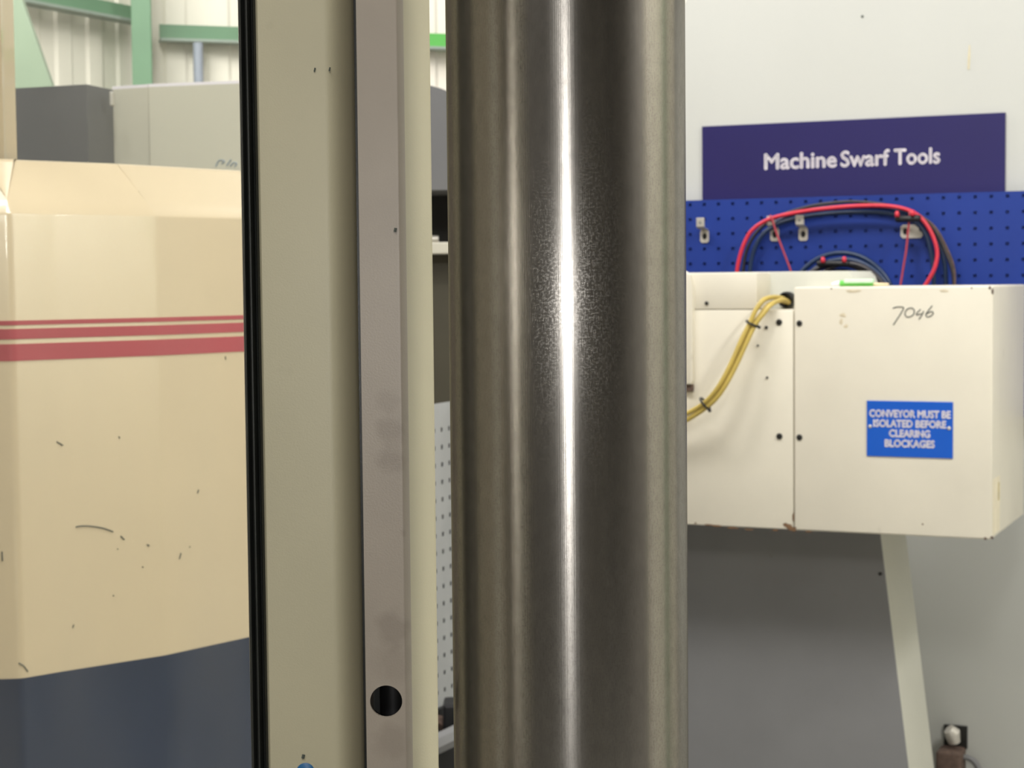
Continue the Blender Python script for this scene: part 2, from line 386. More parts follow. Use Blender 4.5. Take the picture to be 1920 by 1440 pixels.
# ------------------------------------------------------------------ stone-white machine with charcoal hoods behind the cream machine
g = thing('machining_centre', 'stone-white machine with charcoal hood ends behind the cream machine', 'machine', (PX(440, 4.3), 4.3, 0))
pl = [(PX(35, 4.27), 4.27), (PX(171, 4.20), 4.20), (PX(219, 4.32), 4.32), (PX(219, 4.32), 4.9), (PX(35, 4.27), 4.9)]
hl = obj('hood', upright(BM(), pl, 1.2, P3(172, 158, 4.2).z), M['hood'], g)
hz_ = P3(200, 190, 4.27)
obj('latch', box(BM(), ID, hz_.x + .012, hz_.x + .02, 4.245, 4.27, hz_.z - .012, hz_.z + .02, .002), M['zinc'], hl)
ptop = P3(330, 160, 4.25).z
pl = [(PX(219, 4.325), 4.325), (PX(285, 4.285), 4.285), (PX(287, 4.28), 4.28), (PX(640, 4.165), 4.165), (PX(690, 4.25), 4.25), (PX(690, 4.25), 4.9), (PX(222, 4.32), 4.9)]
obj('front_panel', upright(BM(), pl, 0, ptop), M['offgrey'], g)
obj('top_highlight', upright(BM(), pl, ptop, ptop + .007), M['white'], g)  # white strip painted in as the highlight on the panel's bevelled edge
# hood seen through the slot beside the door
sx0, sx1 = PX(775, 4.6), PX(1000, 4.6)
bm = BM(); zt = P3(811, 161, 4.6).z; zb = P3(820, 356, 4.6).z
poly = [(sx0, zb), (sx1, zb)] + [(sx1, zt - .12)] + [(PX(px, 4.6), P3(px, py, 4.6).z) for px, py in ((900, 200), (860, 178), (832, 166), (820, 162.5), (810, 160), (775, 157))]
prism(bm, ID, poly, 4.6, 5.2)
obj('hood', bm, M['hood'], g)
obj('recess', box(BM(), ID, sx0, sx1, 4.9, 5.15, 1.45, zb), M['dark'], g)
zs0, zs1 = P3(820, 477, 4.6).z, P3(820, 455, 4.6).z
obj('ledge', box(BM(), ID, sx0, sx1, 4.55, 4.9, zs0, zs1, .003), M['offgrey'], g)
obj('lower_door', box(BM(), ID, sx0, sx1, 4.62, 5.15, 0, zs0), M['olive'], g)
lp = P3(813, 445, 4.7)
bm = tube(BM(), [(lp.x - .05, 4.72, zs1 + .012), (lp.x + .012, 4.72, zs1 + .012)], lambda t: .012 if t < .6 else .009, 12)
tag(obj('metal_rod', bm, M['zinc'], smooth=True), 'short dull metal rod lying on the pale ledge in the slot', 'rod')

# perforated trolley side, seen obliquely in the slot
PF = Frame(-67)
yp = PF.ey.dot(P3(828, 810, 3.92))
g0 = PF.at(800, 810, yp)[0]; g1 = PF.at(868, 810, yp)[0]; zt = PF.at(828, 755.5, yp)[1]
def perforated(fr, x0, nx, ztop, nz, pitch, hole, y0, th, mx=.02, mz=.02, offz=None, zbot=None):
    """sheet with real square holes; the hole grid starts at x0 and half a pitch under ztop unless offz is given"""
    bm = BM(); offz = pitch / 2 if offz is None else offz
    xs = [x0 - mx]; zs = [ztop]
    for i in range(nx): c = x0 + i * pitch; xs += [c - hole / 2, c + hole / 2]
    xs.append(x0 + (nx - 1) * pitch + mx)
    for j in range(nz): c = ztop - offz - j * pitch; zs += [c + hole / 2, c - hole / 2]
    zs.append(zs[-1] - mz)
    F = [[bm.verts.new(fr.w(x, y0, z)) for z in zs] for x in xs]; B = [[bm.verts.new(fr.w(x, y0 + th, z)) for z in zs] for x in xs]
    I, J = len(xs) - 1, len(zs) - 1
    ish = lambda i, j: 0 <= i < I and 0 <= j < J and i % 2 == 1 and j % 2 == 1
    for i in range(I):
        for j in range(J):
            if ish(i, j):
                for (a, b) in (((i, j), (i + 1, j)), ((i + 1, j), (i + 1, j + 1)), ((i + 1, j + 1), (i, j + 1)), ((i, j + 1), (i, j))):
                    bm.faces.new((F[a[0]][a[1]], F[b[0]][b[1]], B[b[0]][b[1]], B[a[0]][a[1]]))
            else:
                bm.faces.new((F[i][j], F[i + 1][j], F[i + 1][j + 1], F[i][j + 1])); bm.faces.new((B[i][j], B[i][j + 1], B[i + 1][j + 1], B[i + 1][j]))
    for i in range(I):
        bm.faces.new((F[i][0], B[i][0], B[i + 1][0], F[i + 1][0])); bm.faces.new((F[i][J], F[i + 1][J], B[i + 1][J], B[i][J]))
    for j in range(J):
        bm.faces.new((F[0][j], F[0][j + 1], B[0][j + 1], B[0][j])); bm.faces.new((F[I][j], B[I][j], B[I][j + 1], F[I][j + 1]))
    bm.normal_update(); return bm
c0 = PF.at(828.5, 810, yp)[0]
g = thing('tool_trolley', 'pale grey perforated steel trolley side low in the slot beside the door', 'trolley', PF.w(c0, yp, 0), PF)
obj('perforated_panel', perforated(PF, c0 - 3 * .038, 11, zt, 17, .038, .010, yp, .0015, offz=.058), M['perf'], g, normals=False)
obj('inner_panel', box(BM(), PF, c0 - .13, c0 + .30, yp + .02, yp + .03, .1, zt - .005), M['dark'], g)
obj('base', box(BM(), PF, c0 - .14, c0 + .30, yp - .01, yp + .06, .02, zt - .66), M['black'], g)
q = P3(836, 1385, 3.72)
bm = BM(); a = P3(800, 1404, 3.7); b = P3(880, 1366, 3.75)
tube(bm, [a, b], .022, 8); tag(obj('grey_bar', bm, M['trunk'], smooth=True), 'sloping grey bar at the foot of the slot', 'bar')
bm = BM(); c = P3(842, 1340, 3.80); box(bm, ID, c.x - .012, c.x + .06, 3.76, 3.84, c.z - .035, c.z + .03, .006)
tag(obj('black_block', bm, M['black']), 'small black block above the sloping grey bar', 'block')
bm = BM(); c = P3(828, 1352, 3.78); tube(bm, smooth_path([c + Vector((-.04, 0, -.02)), c + Vector((-.01, 0, .0)), c + Vector((.012, 0, -.014))], 4), .014, 8)
tag(obj('brown_hose_end', bm, M['rustdark'], smooth=True), 'brown hose end beside the small black block', 'hose')

# ------------------------------------------------------------------ cream machine behind the door window
Y0c, Y1c, Y2c = 2.60, 2.769, 2.903
p0 = Vector((PX(22, 2.613), 2.613)); p1 = Vector((PX(295, Y1c), Y1c)); p2 = Vector((PX(450, Y2c), Y2c))
pe = p2 + (p2 - p1).normalized() * .36
pa = p0 + (Vector((-.995, -.10))) * .40
face_plan = [pa]
# softly rounded folds
def fold(prev, cur, nxt, r, n=5):
    a = cur + (prev - cur).normalized() * r; b = cur + (nxt - cur).normalized() * r; out = []
    for i in range(n + 1):
        t = i / n; out.append(a * (1 - t) ** 2 + cur * 2 * t * (1 - t) + b * t * t)
    return out
p05 = Vector((PX(105, 2.6625), 2.6610)); 
face_plan += fold(pa, p0, p05, .008) + fold(p0, p05, p1, .006, 3) + fold(p05, p1, p2, .004, 3) + [p2]
end_dir = Vector((-.55, .83))
face_plan += fold(p2, pe, pe + end_dir, .03, 6)
face_plan.append(pe + end_dir * .5)
def off(pl, d):
    out = []
    for i, p in enumerate(pl):
        t = (pl[min(i + 1, len(pl) - 1)] - pl[max(i - 1, 0)]).normalized(); n = Vector((t.y, -t.x)); out.append(p + n * d)
    return out
def band(bm, rows, close_th=None):
    """rows: list of (outward offset, z) -> skin along the face plan"""
    R = [[bm.verts.new((q.x, q.y, z)) for q in off(face_plan, d)] for d, z in rows]
    for a, b in zip(R, R[1:]):
        for i in range(len(a) - 1): bm.faces.new((a[i], a[i + 1], b[i + 1], b[i]))
    return bm
zc = lambda py, px=0: 1.45 + (539.6 - py) / FPX * 2.6 * 1.0
ztop_c = zc(290); zcr = zc(398)
g = thing('cream_lathe', 'cream machine enclosure with crimson stripes and slate blue base behind the door glass', 'machine', (p1.x, p1.y, 0))
rows = [(-.02, .02), (0, .02), (0, zcr - .004), (-.002, zcr)] + [(-.002 - .085 * t, zcr + (ztop_c - zcr - .006) * t) for t in (.25, .5, .75, 1)] + [(-.091, ztop_c - .002), (-.099, ztop_c), (-.30, ztop_c), (-.30, .02), (-.02, .02)]
obj('enclosure', band(BM(), rows), M['cream'], g, smooth=True)
for a, b in ((602, 610.5), (617.5, 637), (646, 678)):
    # rows measured at the picture's left border
    z1, z0 = zc(a), zc(b)
    obj('stripe', band(BM(), [(0, z0), (.0007, z0), (.0007, z1), (0, z1)]), M['stripe'], g, label='crimson stripe')
zbl = zc(1283)
obj('lower_panel', band(BM(), [(0, .03), (.0012, .03), (.0012, zbl), (0, zbl)]), M['blue'], g, label='slate blue lower panel')
up = [(PX(-90, 2.72), 2.72), (PX(14, 2.72), 2.72), (PX(18, 2.74), 2.74), (PX(18, 2.74), 2.80), (PX(-90, 2.8), 2.80)]
obj('upright', upright(BM(), up, ztop_c - .05, 2.3), M['cream'], g)
def on_face(px, py, d=.0004):
    """point on the cream face under a pixel"""
    r = ray(px, py)
    for a, b in zip(face_plan, face_plan[1:]):
        e = b - a; det = r.x * (-e.y) - r.y * (-e.x)
        if abs(det) < 1e-9: continue
        t = (a.x * (-e.y) - a.y * (-e.x)) / det; s = (r.x * a.y - r.y * a.x) / det
        if t > 0 and -.01 <= s <= 1.01:
            n = Vector((e.y, -e.x)).normalized(); p = CAM + r * t; return p + Vector((n.x, n.y, 0)) * d
    return None
for st in ([(142, 988), (152, 986), (166, 986), (182, 988), (196, 991), (212, 997)], [(226, 1005), (233, 1012)], [(275, 1021), (280, 1023)], [(336, 1048), (339, 1037)], [(136, 1177), (138, 1171)], [(212, 1116), (213, 1117.5)], [(35, 1243), (44, 1248), (52, 1259)], [(220, 1029), (221, 1030)], [(267, 1062), (268, 1064)], [(370, 925), (372, 918)], [(355, 1025), (356, 1026)], [(4, 1034), (5, 1052)], [(118, 655 + 180), (106, 828)], [(223, 818), (224, 822)], [(422, 668), (423, 674)]):
    pts = [on_face(*p) for p in st]
    if all(pts): obj('scuff', tube(BM(), pts, .0010, 5), M['ink'], g)

# ------------------------------------------------------------------ sliding door with window
DY = 1.06
DZ0, DZ1 = 0.0, 2.25
g = thing('sliding_door', 'stone-beige machine door with glazed window and folded edge beside the steel cylinder', 'door', (PX(600, DY), DY, 0))
WZ0, WZ1 = .95, 1.95
xl = PX(487, DY); xr0 = PX(600, DY)
# stile: flat face that curves back into the groove
arc = []
for i in range(0, 9):
    t = i / 8; arc.append((PX(612 + 58 * t, DY + .022 * t * t), DY + .022 * t ** 2.2))
plan = [(xl, DY + .03), (xl, DY + .002), (xl + .0015, DY)] + arc + [(PX(671, DY + .04), DY + .05), (PX(640, DY + .05), DY + .05)]
obj('stile', upright(BM(), plan, DZ0, DZ1), M['door'], g, smooth=True)
# folded edge strip: front face, chamfer, splayed return; with a round hole through the front
ys = 1.050
xs0, xs1 = PX(675, ys), PX(746.5, ys); xc = PX(761, ys + .004); xe = PX(811.5, 1.098)
hole = P3(724, 1315, ys); hr = 30.5 / FPX * ys
bm = BM()
def ring_face(bm, x0, x1, z0, z1, y, hx, hz, hr, n=32):
    """rectangle with a round hole, plus the hole's wall"""
    out = []; inn = []; back = []
    for k in range(n):
        a = 2 * math.pi * (k + .5) / n; c, s = math.cos(a), math.sin(a)
        sx = ((x1 - hx) if c > 0 else (hx - x0)) / abs(c); sz = ((z1 - hz) if s > 0 else (hz - z0)) / abs(s); k_ = min(sx, sz)
        out.append(bm.verts.new((hx + c * k_, y, hz + s * k_))); inn.append(bm.verts.new((hx + c * hr, y, hz + s * hr))); back.append(bm.verts.new((hx + c * hr, y + .0025, hz + s * hr)))
    for k in range(n):
        j = (k + 1) % n; bm.faces.new((out[k], out[j], inn[j], inn[k])); bm.faces.new((inn[k], inn[j], back[j], back[k]))
    cs = [(x1, z1), (x0, z1), (x0, z0), (x1, z0)]
    for cxn, czn in cs:
        v = bm.verts.new((cxn, y, czn))
        near = [o for o in range(n)]
        for k in range(n):
            a, b = out[k].co, out[(k + 1) % n].co
            on = lambda p, w: abs(p.x - w[0]) < 1e-7 or abs(p.z - w[1]) < 1e-7
            if (abs(a.x - cxn) < 1e-7 and abs(b.z - czn) < 1e-7) or (abs(a.z - czn) < 1e-7 and abs(b.x - cxn) < 1e-7):
                bm.faces.new((out[k], v, out[(k + 1) % n]))
hz0, hz1 = hole.z - .03, hole.z + .03
ring_face(bm, xs0, xs1, hz0, hz1, ys, hole.x, hole.z, hr)
for z0, z1 in ((DZ0, hz0), (hz1, DZ1)):
    vs = [bm.verts.new(p) for p in ((xs0, ys, z0), (xs1, ys, z0), (xs1, ys, z1), (xs0, ys, z1))]; bm.faces.new(vs)
# left return of the strip, into the groove
vs = [bm.verts.new(p) for p in ((xs0, ys, DZ0), (xs0 + .0002, ys + .003, DZ0), (xs0 + .0018, ys + .035, DZ0), (xs0 + .0018, ys + .035, DZ1), (xs0 + .0002, ys + .003, DZ1), (xs0, ys, DZ1))]; bm.faces.new(vs)
bmesh.ops.remove_doubles(bm, verts=bm.verts, dist=1e-6)
es = obj('edge_strip', bm, M['strip'], g, label='warm grey folded edge strip with round hole')
chp = [(xs1, ys), (xs1 + .0005, ys + .00001), (xs1 + .001, ys + .00006), (xs1 + .0014, ys + .0002), (xs1 + .0018, ys + .0006), (xc, ys + .0052), (xc + .0004, ys + .0062)]
bm = BM(); a = [bm.verts.new((x, y, DZ0)) for x, y in chp]; b = [bm.verts.new((x, y, DZ1)) for x, y in chp]
for i in range(len(a) - 1): bm.faces.new((a[i], a[i + 1], b[i + 1], b[i]))
obj('chamfer', bm, M['strip'], g, smooth='all')
rp = [(xc + .0004, ys + .0062), (xe - .0008, 1.0965), (xe, 1.098), (xe - .001, 1.1), (xe - .02, 1.1), (xe - .02, 1.098), (xe - .003, 1.097), (xc - .002, ys + .008)]
obj('splayed_return', upright(BM(), rp, DZ0, DZ1), M['door'], g)
# lock barrel deep inside the hole
obj('lock_barrel', tube(BM(), [(hole.x + .002, ys + .03, hole.z - .03), (hole.x + .002, ys + .03, hole.z + .03)], .008, 16), M['black'], g, smooth=True)
obj('hole_blocker', box(BM(), ID, xs0 - .0025, xs1 - .001, ys + .04, ys + .042, hole.z - .05, hole.z + .05), M['dark'], g)  # added dark sheet blocking the bright background behind the hole
obj('groove_shade', box(BM(), ID, PX(655, 1.085), xs0 + .006, 1.086, 1.090, DZ0, DZ1), M['rubber'], g, label='dark strip put in as the shade of the groove')  # added dark strip: closes the gap and stands for the groove's shade
# rails above and below the window, far stile
xw0 = -.62
obj('rail', box(BM(), ID, xw0, xl, DY, DY + .03, DZ0, WZ0, .002), M['door'], g)
obj('rail', box(BM(), ID, xw0, xl, DY, DY + .03, WZ1, DZ1, .002), M['door'], g)
obj('stile', box(BM(), ID, xw0 - .08, xw0, DY, DY + .03, DZ0, DZ1, .002), M['door'], g)
# gasket with ribs: profile in plan
gx = lambda px: PX(px, DY)
gp = [(453, .012), (453.5, .004), (456, .001), (460, .0005), (463, .003), (464.5, .0065), (466.5, .006), (468, .001), (470.5, -.002), (473, -.002), (475.5, .001), (477, .0065), (479.5, .007), (481, .003), (483.5, .0005), (486, .0015), (488, .006), (488, .014)]
pg_ = [(gx(a), DY + d) for a, d in gp]
obj('gasket', upright(BM(), pg_, WZ0, WZ1), M['rubber'], g, smooth=True, label='black ribbed rubber gasket')
pane = obj('glass_pane', box(BM(), ID, xw0, gx(462), DY + .010, DY + .014, WZ0, WZ1), M['glass'], g, label='dusty clear window pane')
# small blue cap at the lower end of the stile
bc = P3(573, 1447, DY)
cap = obj('blue_cap', disc(BM(), ID, bc.x, bc.z, DY - .0018, DY + .001, 17.5 / FPX * DY, 24, .0012), M['plug'], g, smooth=True, label='small round blue cap')
obj('cap_rim', disc(BM(), ID, bc.x + .0008, bc.z, DY - .0004, DY + .001, 21.5 / FPX * DY, 24), M['door'], cap)
bm = BM()
for (px, py, r, Yp) in ((568.5, 1418, .0010, DY), (741, 431, .0009, ys), (618, 130, .0005, DY), (590, 131, .0005, DY)):
    c = P3(px, py, Yp); tube(bm, [c + Vector((-.0002, -.0003, -.0011)), c + Vector((.0003, -.0003, .0011))], r, 6)
obj('paint_chip', bm, M['ink'], g)
struct('trim_1', box(BM(), ID, -.75, .02, DY - .01, DY + .09, -.001, .0), M['steelgreen'], 'door track on the floor') if False else None

# ------------------------------------------------------------------ polished steel cylinder
CD = 1.0
cxp = PX(1063.5, CD); cr = .0653 * CD
g = thing('steel_cylinder', 'polished turned steel cylinder standing upright in the foreground', 'cylinder', (cxp, CD, 0))
bm = BM(); n = 160
prof = [(cr - .004, .06), (cr, .066), (cr, .8), (cr, 1.1), (cr, 1.3), (cr, 1.5), (cr, 1.8), (cr, 2.394), (cr - .004, 2.4)]
rings = [[bm.verts.new((cxp + r * math.cos(2 * math.pi * k / n), CD + r * math.sin(2 * math.pi * k / n), z)) for k in range(n)] for r, z in prof]
for a, b in zip(rings, rings[1:]):
    for k in range(n): bm.faces.new((a[k], a[(k + 1) % n], b[(k + 1) % n], b[k]))
bm.faces.new(rings[0][::-1]); bm.faces.new(rings[-1])
obj('shaft', bm, M['steel'], g, smooth=True)
bm = BM(); rings = []
for r, z in ((cr + .05, 0), (cr + .05, .03), (cr + .045, .035), (cr + .015, .035), (cr + .012, .065), (0.01, .065)):
    rings.append([bm.verts.new((cxp + r * math.cos(2 * math.pi * k / 48), CD + r * math.sin(2 * math.pi * k / 48), z)) for k in range(48)])
for a, b in zip(rings, rings[1:]):
    for k in range(48): bm.faces.new((a[k], a[(k + 1) % 48], b[(k + 1) % 48], b[k]))
bm.faces.new(rings[0][::-1]); bm.faces.new(rings[-1])
obj('base_flange', bm, M['trunk'], g, smooth=True)

# ------------------------------------------------------------------ off-white machine enclosure on the viewer's other side
LW = 4.51
def L(px, py, ly): return R_.at(px, py, ly)
x0 = L(1281, 700, LW)[0]; x1 = 1.46; zt = L(1400, -32, LW)[1]; rr = .075
poly = [(x0, 0), (x1, 0), (x1, zt)] + [(x0 + rr - rr * math.sin(a), zt - rr + rr * math.cos(a)) for a in [math.pi / 2 * i / 10 for i in range(11)]]
g = thing('machine_enclosure', 'large off-white machine enclosure panel behind purple sign and blue pegboard', 'machine', R_.w(.5 * (x0 + x1), LW, 0), R_)
obj('side_panel', prism(BM(), R_, poly, LW, LW + .9, .004), M['encl'], g, smooth=True)
bm = BM(); c = L(1617, 31, LW); disc(bm, R_, c[0], c[1], LW - .001, LW + .001, .0035, 10)
obj('paint_chip', bm, M['ink'], g)
bm = BM(); a = R_.pt(1818, 84, LW - .0002); b = R_.pt(1816, 130, LW - .0002); tube(bm, [a, (a + b) / 2, b], lambda t: .0012 + .003 * t * (1 if t < .95 else .4), 6)
obj('rust_run', bm, paint('faded_rust_run', (208, 198, 166), .6, .1, 40), g)
# purple sign
LS = 4.502
a = L(1316, 237, LS); b = L(1885, 211, LS); zb = L(1316, 420, LS)[1]
g = thing('purple_sign', 'purple sign with white lettering above the blue pegboard', 'sign', R_.w(.5 * (a[0] + b[0]), LS, zb), R_)
sz = .5 * (a[1] + b[1])
obj('plate', box(BM(), R_, a[0], b[0], LS, LS + .0075, zb, sz, .0006, 1), M['purple'], g)
lettering('lettering', [('Machine', 1434, 1568, 317.5, 29), ('Swarf', 1577, 1667, 312.5, 29), ('Tools', 1677, 1762, 308.5, 29)], R_, LS - .0002, M['white'], g, bold=.024)

# blue pegboard
LB = 4.462
pt_ = .038
hx = L(1320.5, 383.5, LB); ztp = .5 * (L(1290, 377, LB)[1] + L(1900, 359, LB)[1])
g = thing('pegboard', 'blue perforated pegboard below the purple sign', 'pegboard', R_.w(hx[0] + .4, LB, .9), R_)
obj('perforated_panel', perforated(R_, hx[0] - 3 * pt_, 34, ztp, 14, pt_, .0082, LB, .0016, mx=.03, offz=.0105, mz=.03), M['pegblue'], g, normals=False)
bot = ztp - .0105 - 13 * pt_ - .035
xa, xb = hx[0] - 3 * pt_ - .03, hx[0] + 30 * pt_ + .03
obj('top_flange', box(BM(), R_, xa, xb, LB, LB + .030, ztp - .0005, ztp + .0012), M['pegblue'], g)
obj('bottom_flange', box(BM(), R_, xa, xb, LB, LB + .030, bot - .001, bot + .006), M['pegblue'], g)
obj('hole_shade_sheet', box(BM(), R_, xa + .001, xb - .001, LB + .006, LB + .0068, bot, ztp - .002), M['pegblue'], g)  # added sheet behind the holes, setting how dark they look
for x_ in (xa, xb - .0015): obj('side_flange', box(BM(), R_, x_, x_ + .0015, LB, LB + .030, bot, ztp), M['pegblue'], g)

# hooks
def peg_hook(px, py, label, wide=False, tab=True):
    x, z = L(px, py, LB - .003)
    g = thing('peg_hook', label, 'hook', R_.w(x, LB, z), R_, 'zinc hooks clipped into the blue pegboard')
    hw = .0118
    w1 = hw * 2.3 if wide else hw
    # plate with an oblong dark opening
    bm = BM(); xo = x + (w1 - hw if wide else 0)
    n = 24; out = []; inn = []
    for k in range(n):
        a_ = 2 * math.pi * (k + .5) / n; c, s = math.cos(a_), math.sin(a_)
        sc = min((w1 / abs(c)), (.0165 / abs(s))); sc2 = 1.0 / max(abs(c) / w1, abs(s) / .0165, (abs(c) / w1 + abs(s) / .0165) / (1.86 if wide else 1.75))
        out.append((xo + c * sc2, z + s * sc2)); inn.append((x + .0062 * c, z + .0085 * s))
    for y_ in (LB - .0035, LB - .0015):
        vo = [bm.verts.new(R_.w(p, y_, q)) for p, q in out]; vi = [bm.verts.new(R_.w(p, y_, q)) for p, q in inn]
        for k in range(n): bm.faces.new((vo[k], vo[(k + 1) % n], vi[(k + 1) % n], vi[k]))
        if y_ < LB - .002: fo, fi = vo, vi
    for k in range(n):
        bm.faces.new((fo[k], fo[(k + 1) % n], vo[(k + 1) % n], vo[k])); bm.faces.new((fi[k], fi[(k + 1) % n], vi[(k + 1) % n], vi[k]))
    obj('plate', bm, M['zinc'], g)
    obj('peg', box(BM(), R_, x - .0055, x + .0055, LB - .0012, LB + .0055, z - .008, z + .008), M['black'], g)
    if wide:
        obj('screw', disc(BM(), R_, x + w1 * 1.38, z + .004, LB - .0042, LB - .0034, .0045, 12), M['black'], g)
    if tab:   # arm reaching out and turned up
        bm = BM(); prof = [(LB - .0035, z + .0165), (LB - .030, z + .019), (LB - .036, z + .024), (LB - .038, z + .045)]
        t_ = .0022
        rows = [[bm.verts.new(R_.w(x + sx * .0105, y_, zz)) for sx in (-1, 1)] for y_, zz in prof] + [[bm.verts.new(R_.w(x + sx * .0105, y_ + t_, zz + t_ * .6)) for sx in (-1, 1)] for y_, zz in reversed(prof)]
        for i in range(len(rows)): A2, B2 = rows[i], rows[(i + 1) % len(rows)]; bm.faces.new((A2[0], A2[1], B2[1], B2[0]))
        bm.faces.new([r[0] for r in rows]); bm.faces.new([r[1] for r in reversed(rows)])
        ar = obj('arm', bm, M['zinc'], g)
        obj('rivet', disc(BM(), R_, x, z + .034, LB - .0395, LB - .036, .003, 10), M['trunk'], ar)
peg_hook(1321, 443, 'empty zinc hook alone at the end of the blue pegboard')
peg_hook(1452.5, 440, 'zinc hook behind the slanting red lanyard under the arched hose')
peg_hook(1506, 439, 'zinc hook with a bent arm under the middle of the arched hose', tab=True)
peg_hook(1697.5, 434, 'double-width zinc hook under the black tool handle', wide=True, tab=False)

# hoses
HY = LB - .045
def hose(name, label, pts, r, mat, cat='hose', dy=0.0, n=10, group=None):
    path = smooth_path([R_.pt(px, py, HY + d + dy) for px, py, d in pts], 6)
    return tag(obj(name, tube(BM(), path, r, n), M[mat], smooth='all'), label, cat, group)
o1 = hose('red_hose', 'red hose arched over the hooks on the blue pegboard',
     [(1382, 560, .0), (1381, 525, 0), (1384, 495, 0), (1394, 460, 0), (1410, 432, 0), (1440, 412, -.002), (1480, 401, -.004), (1530, 393, -.006), (1600, 386.5, -.006), (1660, 386, -.004), (1700, 393, -.004), (1726, 408, -.002), (1746, 436, 0), (1757, 470, 0), (1754, 498, -.004), (1745, 518, -.006), (1731, 540, -.006), (1700, 580, -.004)], .0050, 'red')
hose('navy_hose', 'navy hose hanging just inside the red hose',
     [(1408, 560, .014), (1406, 510, .014), (1412, 475, .014), (1424, 448, .014), (1445, 428, .014), (1480, 413, .014), (1540, 402, .014), (1610, 398, .014), (1670, 401, .014), (1712, 414, .014), (1735, 438, .014), (1745, 470, .014), (1750, 505, .016), (1752, 560, .016)], .0056, 'navy')
hose('black_hose', 'black hose looped behind the red hose over the pegboard top',
     [(1393, 560, .026), (1394, 505, .026), (1402, 465, .026), (1424, 430, .024), (1460, 406, .020), (1510, 389, .018), (1560, 380.5, .018), (1610, 378.5, .018), (1670, 386, .018), (1722, 406, .020), (1752, 432, .022), (1772, 470, .024), (1786, 510, .024), (1790, 560, .024)], .0042, 'hoseblack')
hose('slate_hose', 'slate hose dropping down between the red and black hoses',
     [(1440, 425, .036), (1500, 397, .036), (1580, 387, .036), (1670, 391, .036), (1735, 418, .036), (1760, 455, .036), (1772, 500, .036), (1773, 560, .036)], .0055, 'navy', 'hose')
hose('brown_hose', 'thin brown hose outermost of the loop on the pegboard',
     [(1722, 402, .008), (1752, 425, .008), (1775, 465, .010), (1789, 505, .010), (1790, 560, .010)], .003, 'rustdark', 'hose')
# coiled navy hose lower down, several turns
g = thing('coiled_hose', 'coil of navy hose half hidden behind the conveyor box', 'hose', R_.pt(1580, 640, HY), R_)
for k, (cx, cy, rx, ry, d, mt) in enumerate(((1578, 590, 104, 116, .020, 'navy'), (1582, 592, 96, 106, .006, 'navy'), (1572, 598, 92, 104, -.004, 'hoseblack'), (1576, 604, 76, 96, .012, 'navy'), (1590, 600, 84, 106, -.012, 'hoseblack'))):
    path = [R_.pt(cx + rx * math.cos(a_), cy - ry * math.sin(a_), HY + d) for a_ in [2 * math.pi * i / 56 for i in range(57)]]
    obj('turn', tube(BM(), path, .0062, 10, False), M[mt], g, smooth='all')
# red cords and black tool handles
def cord(label, pts, r=.0026):
    path = smooth_path([R_.pt(px, py, HY - .016 + d) for px, py, d in pts], 5)
    tag(obj('red_lanyard', tube(BM(), path, r, 8), M['redcord'], smooth='all'), label, 'lanyard', 'red lanyards on the pegboard')
cord('thin red lanyard slanting down from the arched hose to the cable housing', [(1444, 404, 0), (1447, 410, -.004), (1453, 428, 0), (1460, 448, 0), (1470, 474, .002), (1482, 506, .004), (1492, 540, .006)])
cord('thin red lanyard hanging down in front of the double-width hook', [(1706, 396, 0), (1704, 420, 0), (1702, 440, 0), (1699, 470, .002), (1693, 506, .004), (1686, 550, .006)])
def handle(label, a, b, red):
    pa_, pb_ = R_.pt(*a, HY - .02), R_.pt(*b, HY - .02)
    g = thing('hand_tool', label, 'tool', pa_, R_, 'black tool handles on the pegboard')
    u = (pb_ - pa_)
    obj('grip', tube(BM(), [pa_, pa_ + u * .08, pa_ + u * .5, pa_ + u * .92, pb_], lambda t: (.006, .0085, .0075, .0085, .006)[min(4, int(t * 4 + .01))], 12), M['black'], g, smooth='all')
    for (px, py) in red:
        c = R_.pt(px, py, HY - .028); obj('red_tab', tube(BM(), [c + Vector((0, 0, -.006)), c + Vector((0, 0, .002)), c + Vector((0, 0, .008))], lambda t: .0055 if t < .8 else .0035, 10), M['red'], g, smooth='all')
handle('black handle with two red tabs on the coiled navy hose', (1532, 494), (1592, 494), ((1543, 488), (1583, 487)))
handle('black handle with red tab beneath the arched red hose above the double-width hook', (1679, 411), (1726, 409), ((1682, 402), (1711, 400)))

# ------------------------------------------------------------------ swarf conveyor head
LC = 3.75
bx_ = lambda px, ly=LC, py=760: L(px, py, ly)[0]
xA0, xA1 = bx_(1488.5), bx_(1861); zA1 = L(1650, 537, LC)[1]; zA0 = .5 * (L(1500, 995.5, LC)[1] + L(1860, 1011, LC)[1])
g = thing('swarf_conveyor', 'cream-white swarf conveyor head carrying the blue warning sign and pencilled number', 'conveyor', R_.w(.5 * (xA0 + xA1) - .1, LC + .2, 0), R_)
hd = obj('discharge_box', box(BM(), R_, xA0, xA1, LC, LC + .42, zA0, zA1, .004, 3), M['conv'], g, smooth=True)
xB0 = bx_(1180)
zB1 = L(1400, 581, LC)[1]
obj('side_cover', box(BM(), R_, xB0, xA0 - .0015, LC + .0005, LC + .30, zA0 + .001, zB1, .003, 2), M['conv'], g, smooth=True)
xC1 = bx_(1419, LC, 545); zC1 = L(1400, 511, LC)[1]
obj('upper_cover', box(BM(), R_, xB0, xC1, LC + .001, LC + .20, zB1 + .0012, zC1, .003, 2), M['conv'], g, smooth=True)
LH = LC + .10
xh1 = L(1603, 530, LH)[0]; zh1 = L(1500, 509, LH)[1]; zh0 = zA0 + .05
cut = L(1588, 509, LH)[0]
poly = [(xB0, zh0), (xh1, zh0), (xh1, zh1 - .030), (xh1 - .006, zh1 - .012), (cut, zh1), (xB0, zh1)]
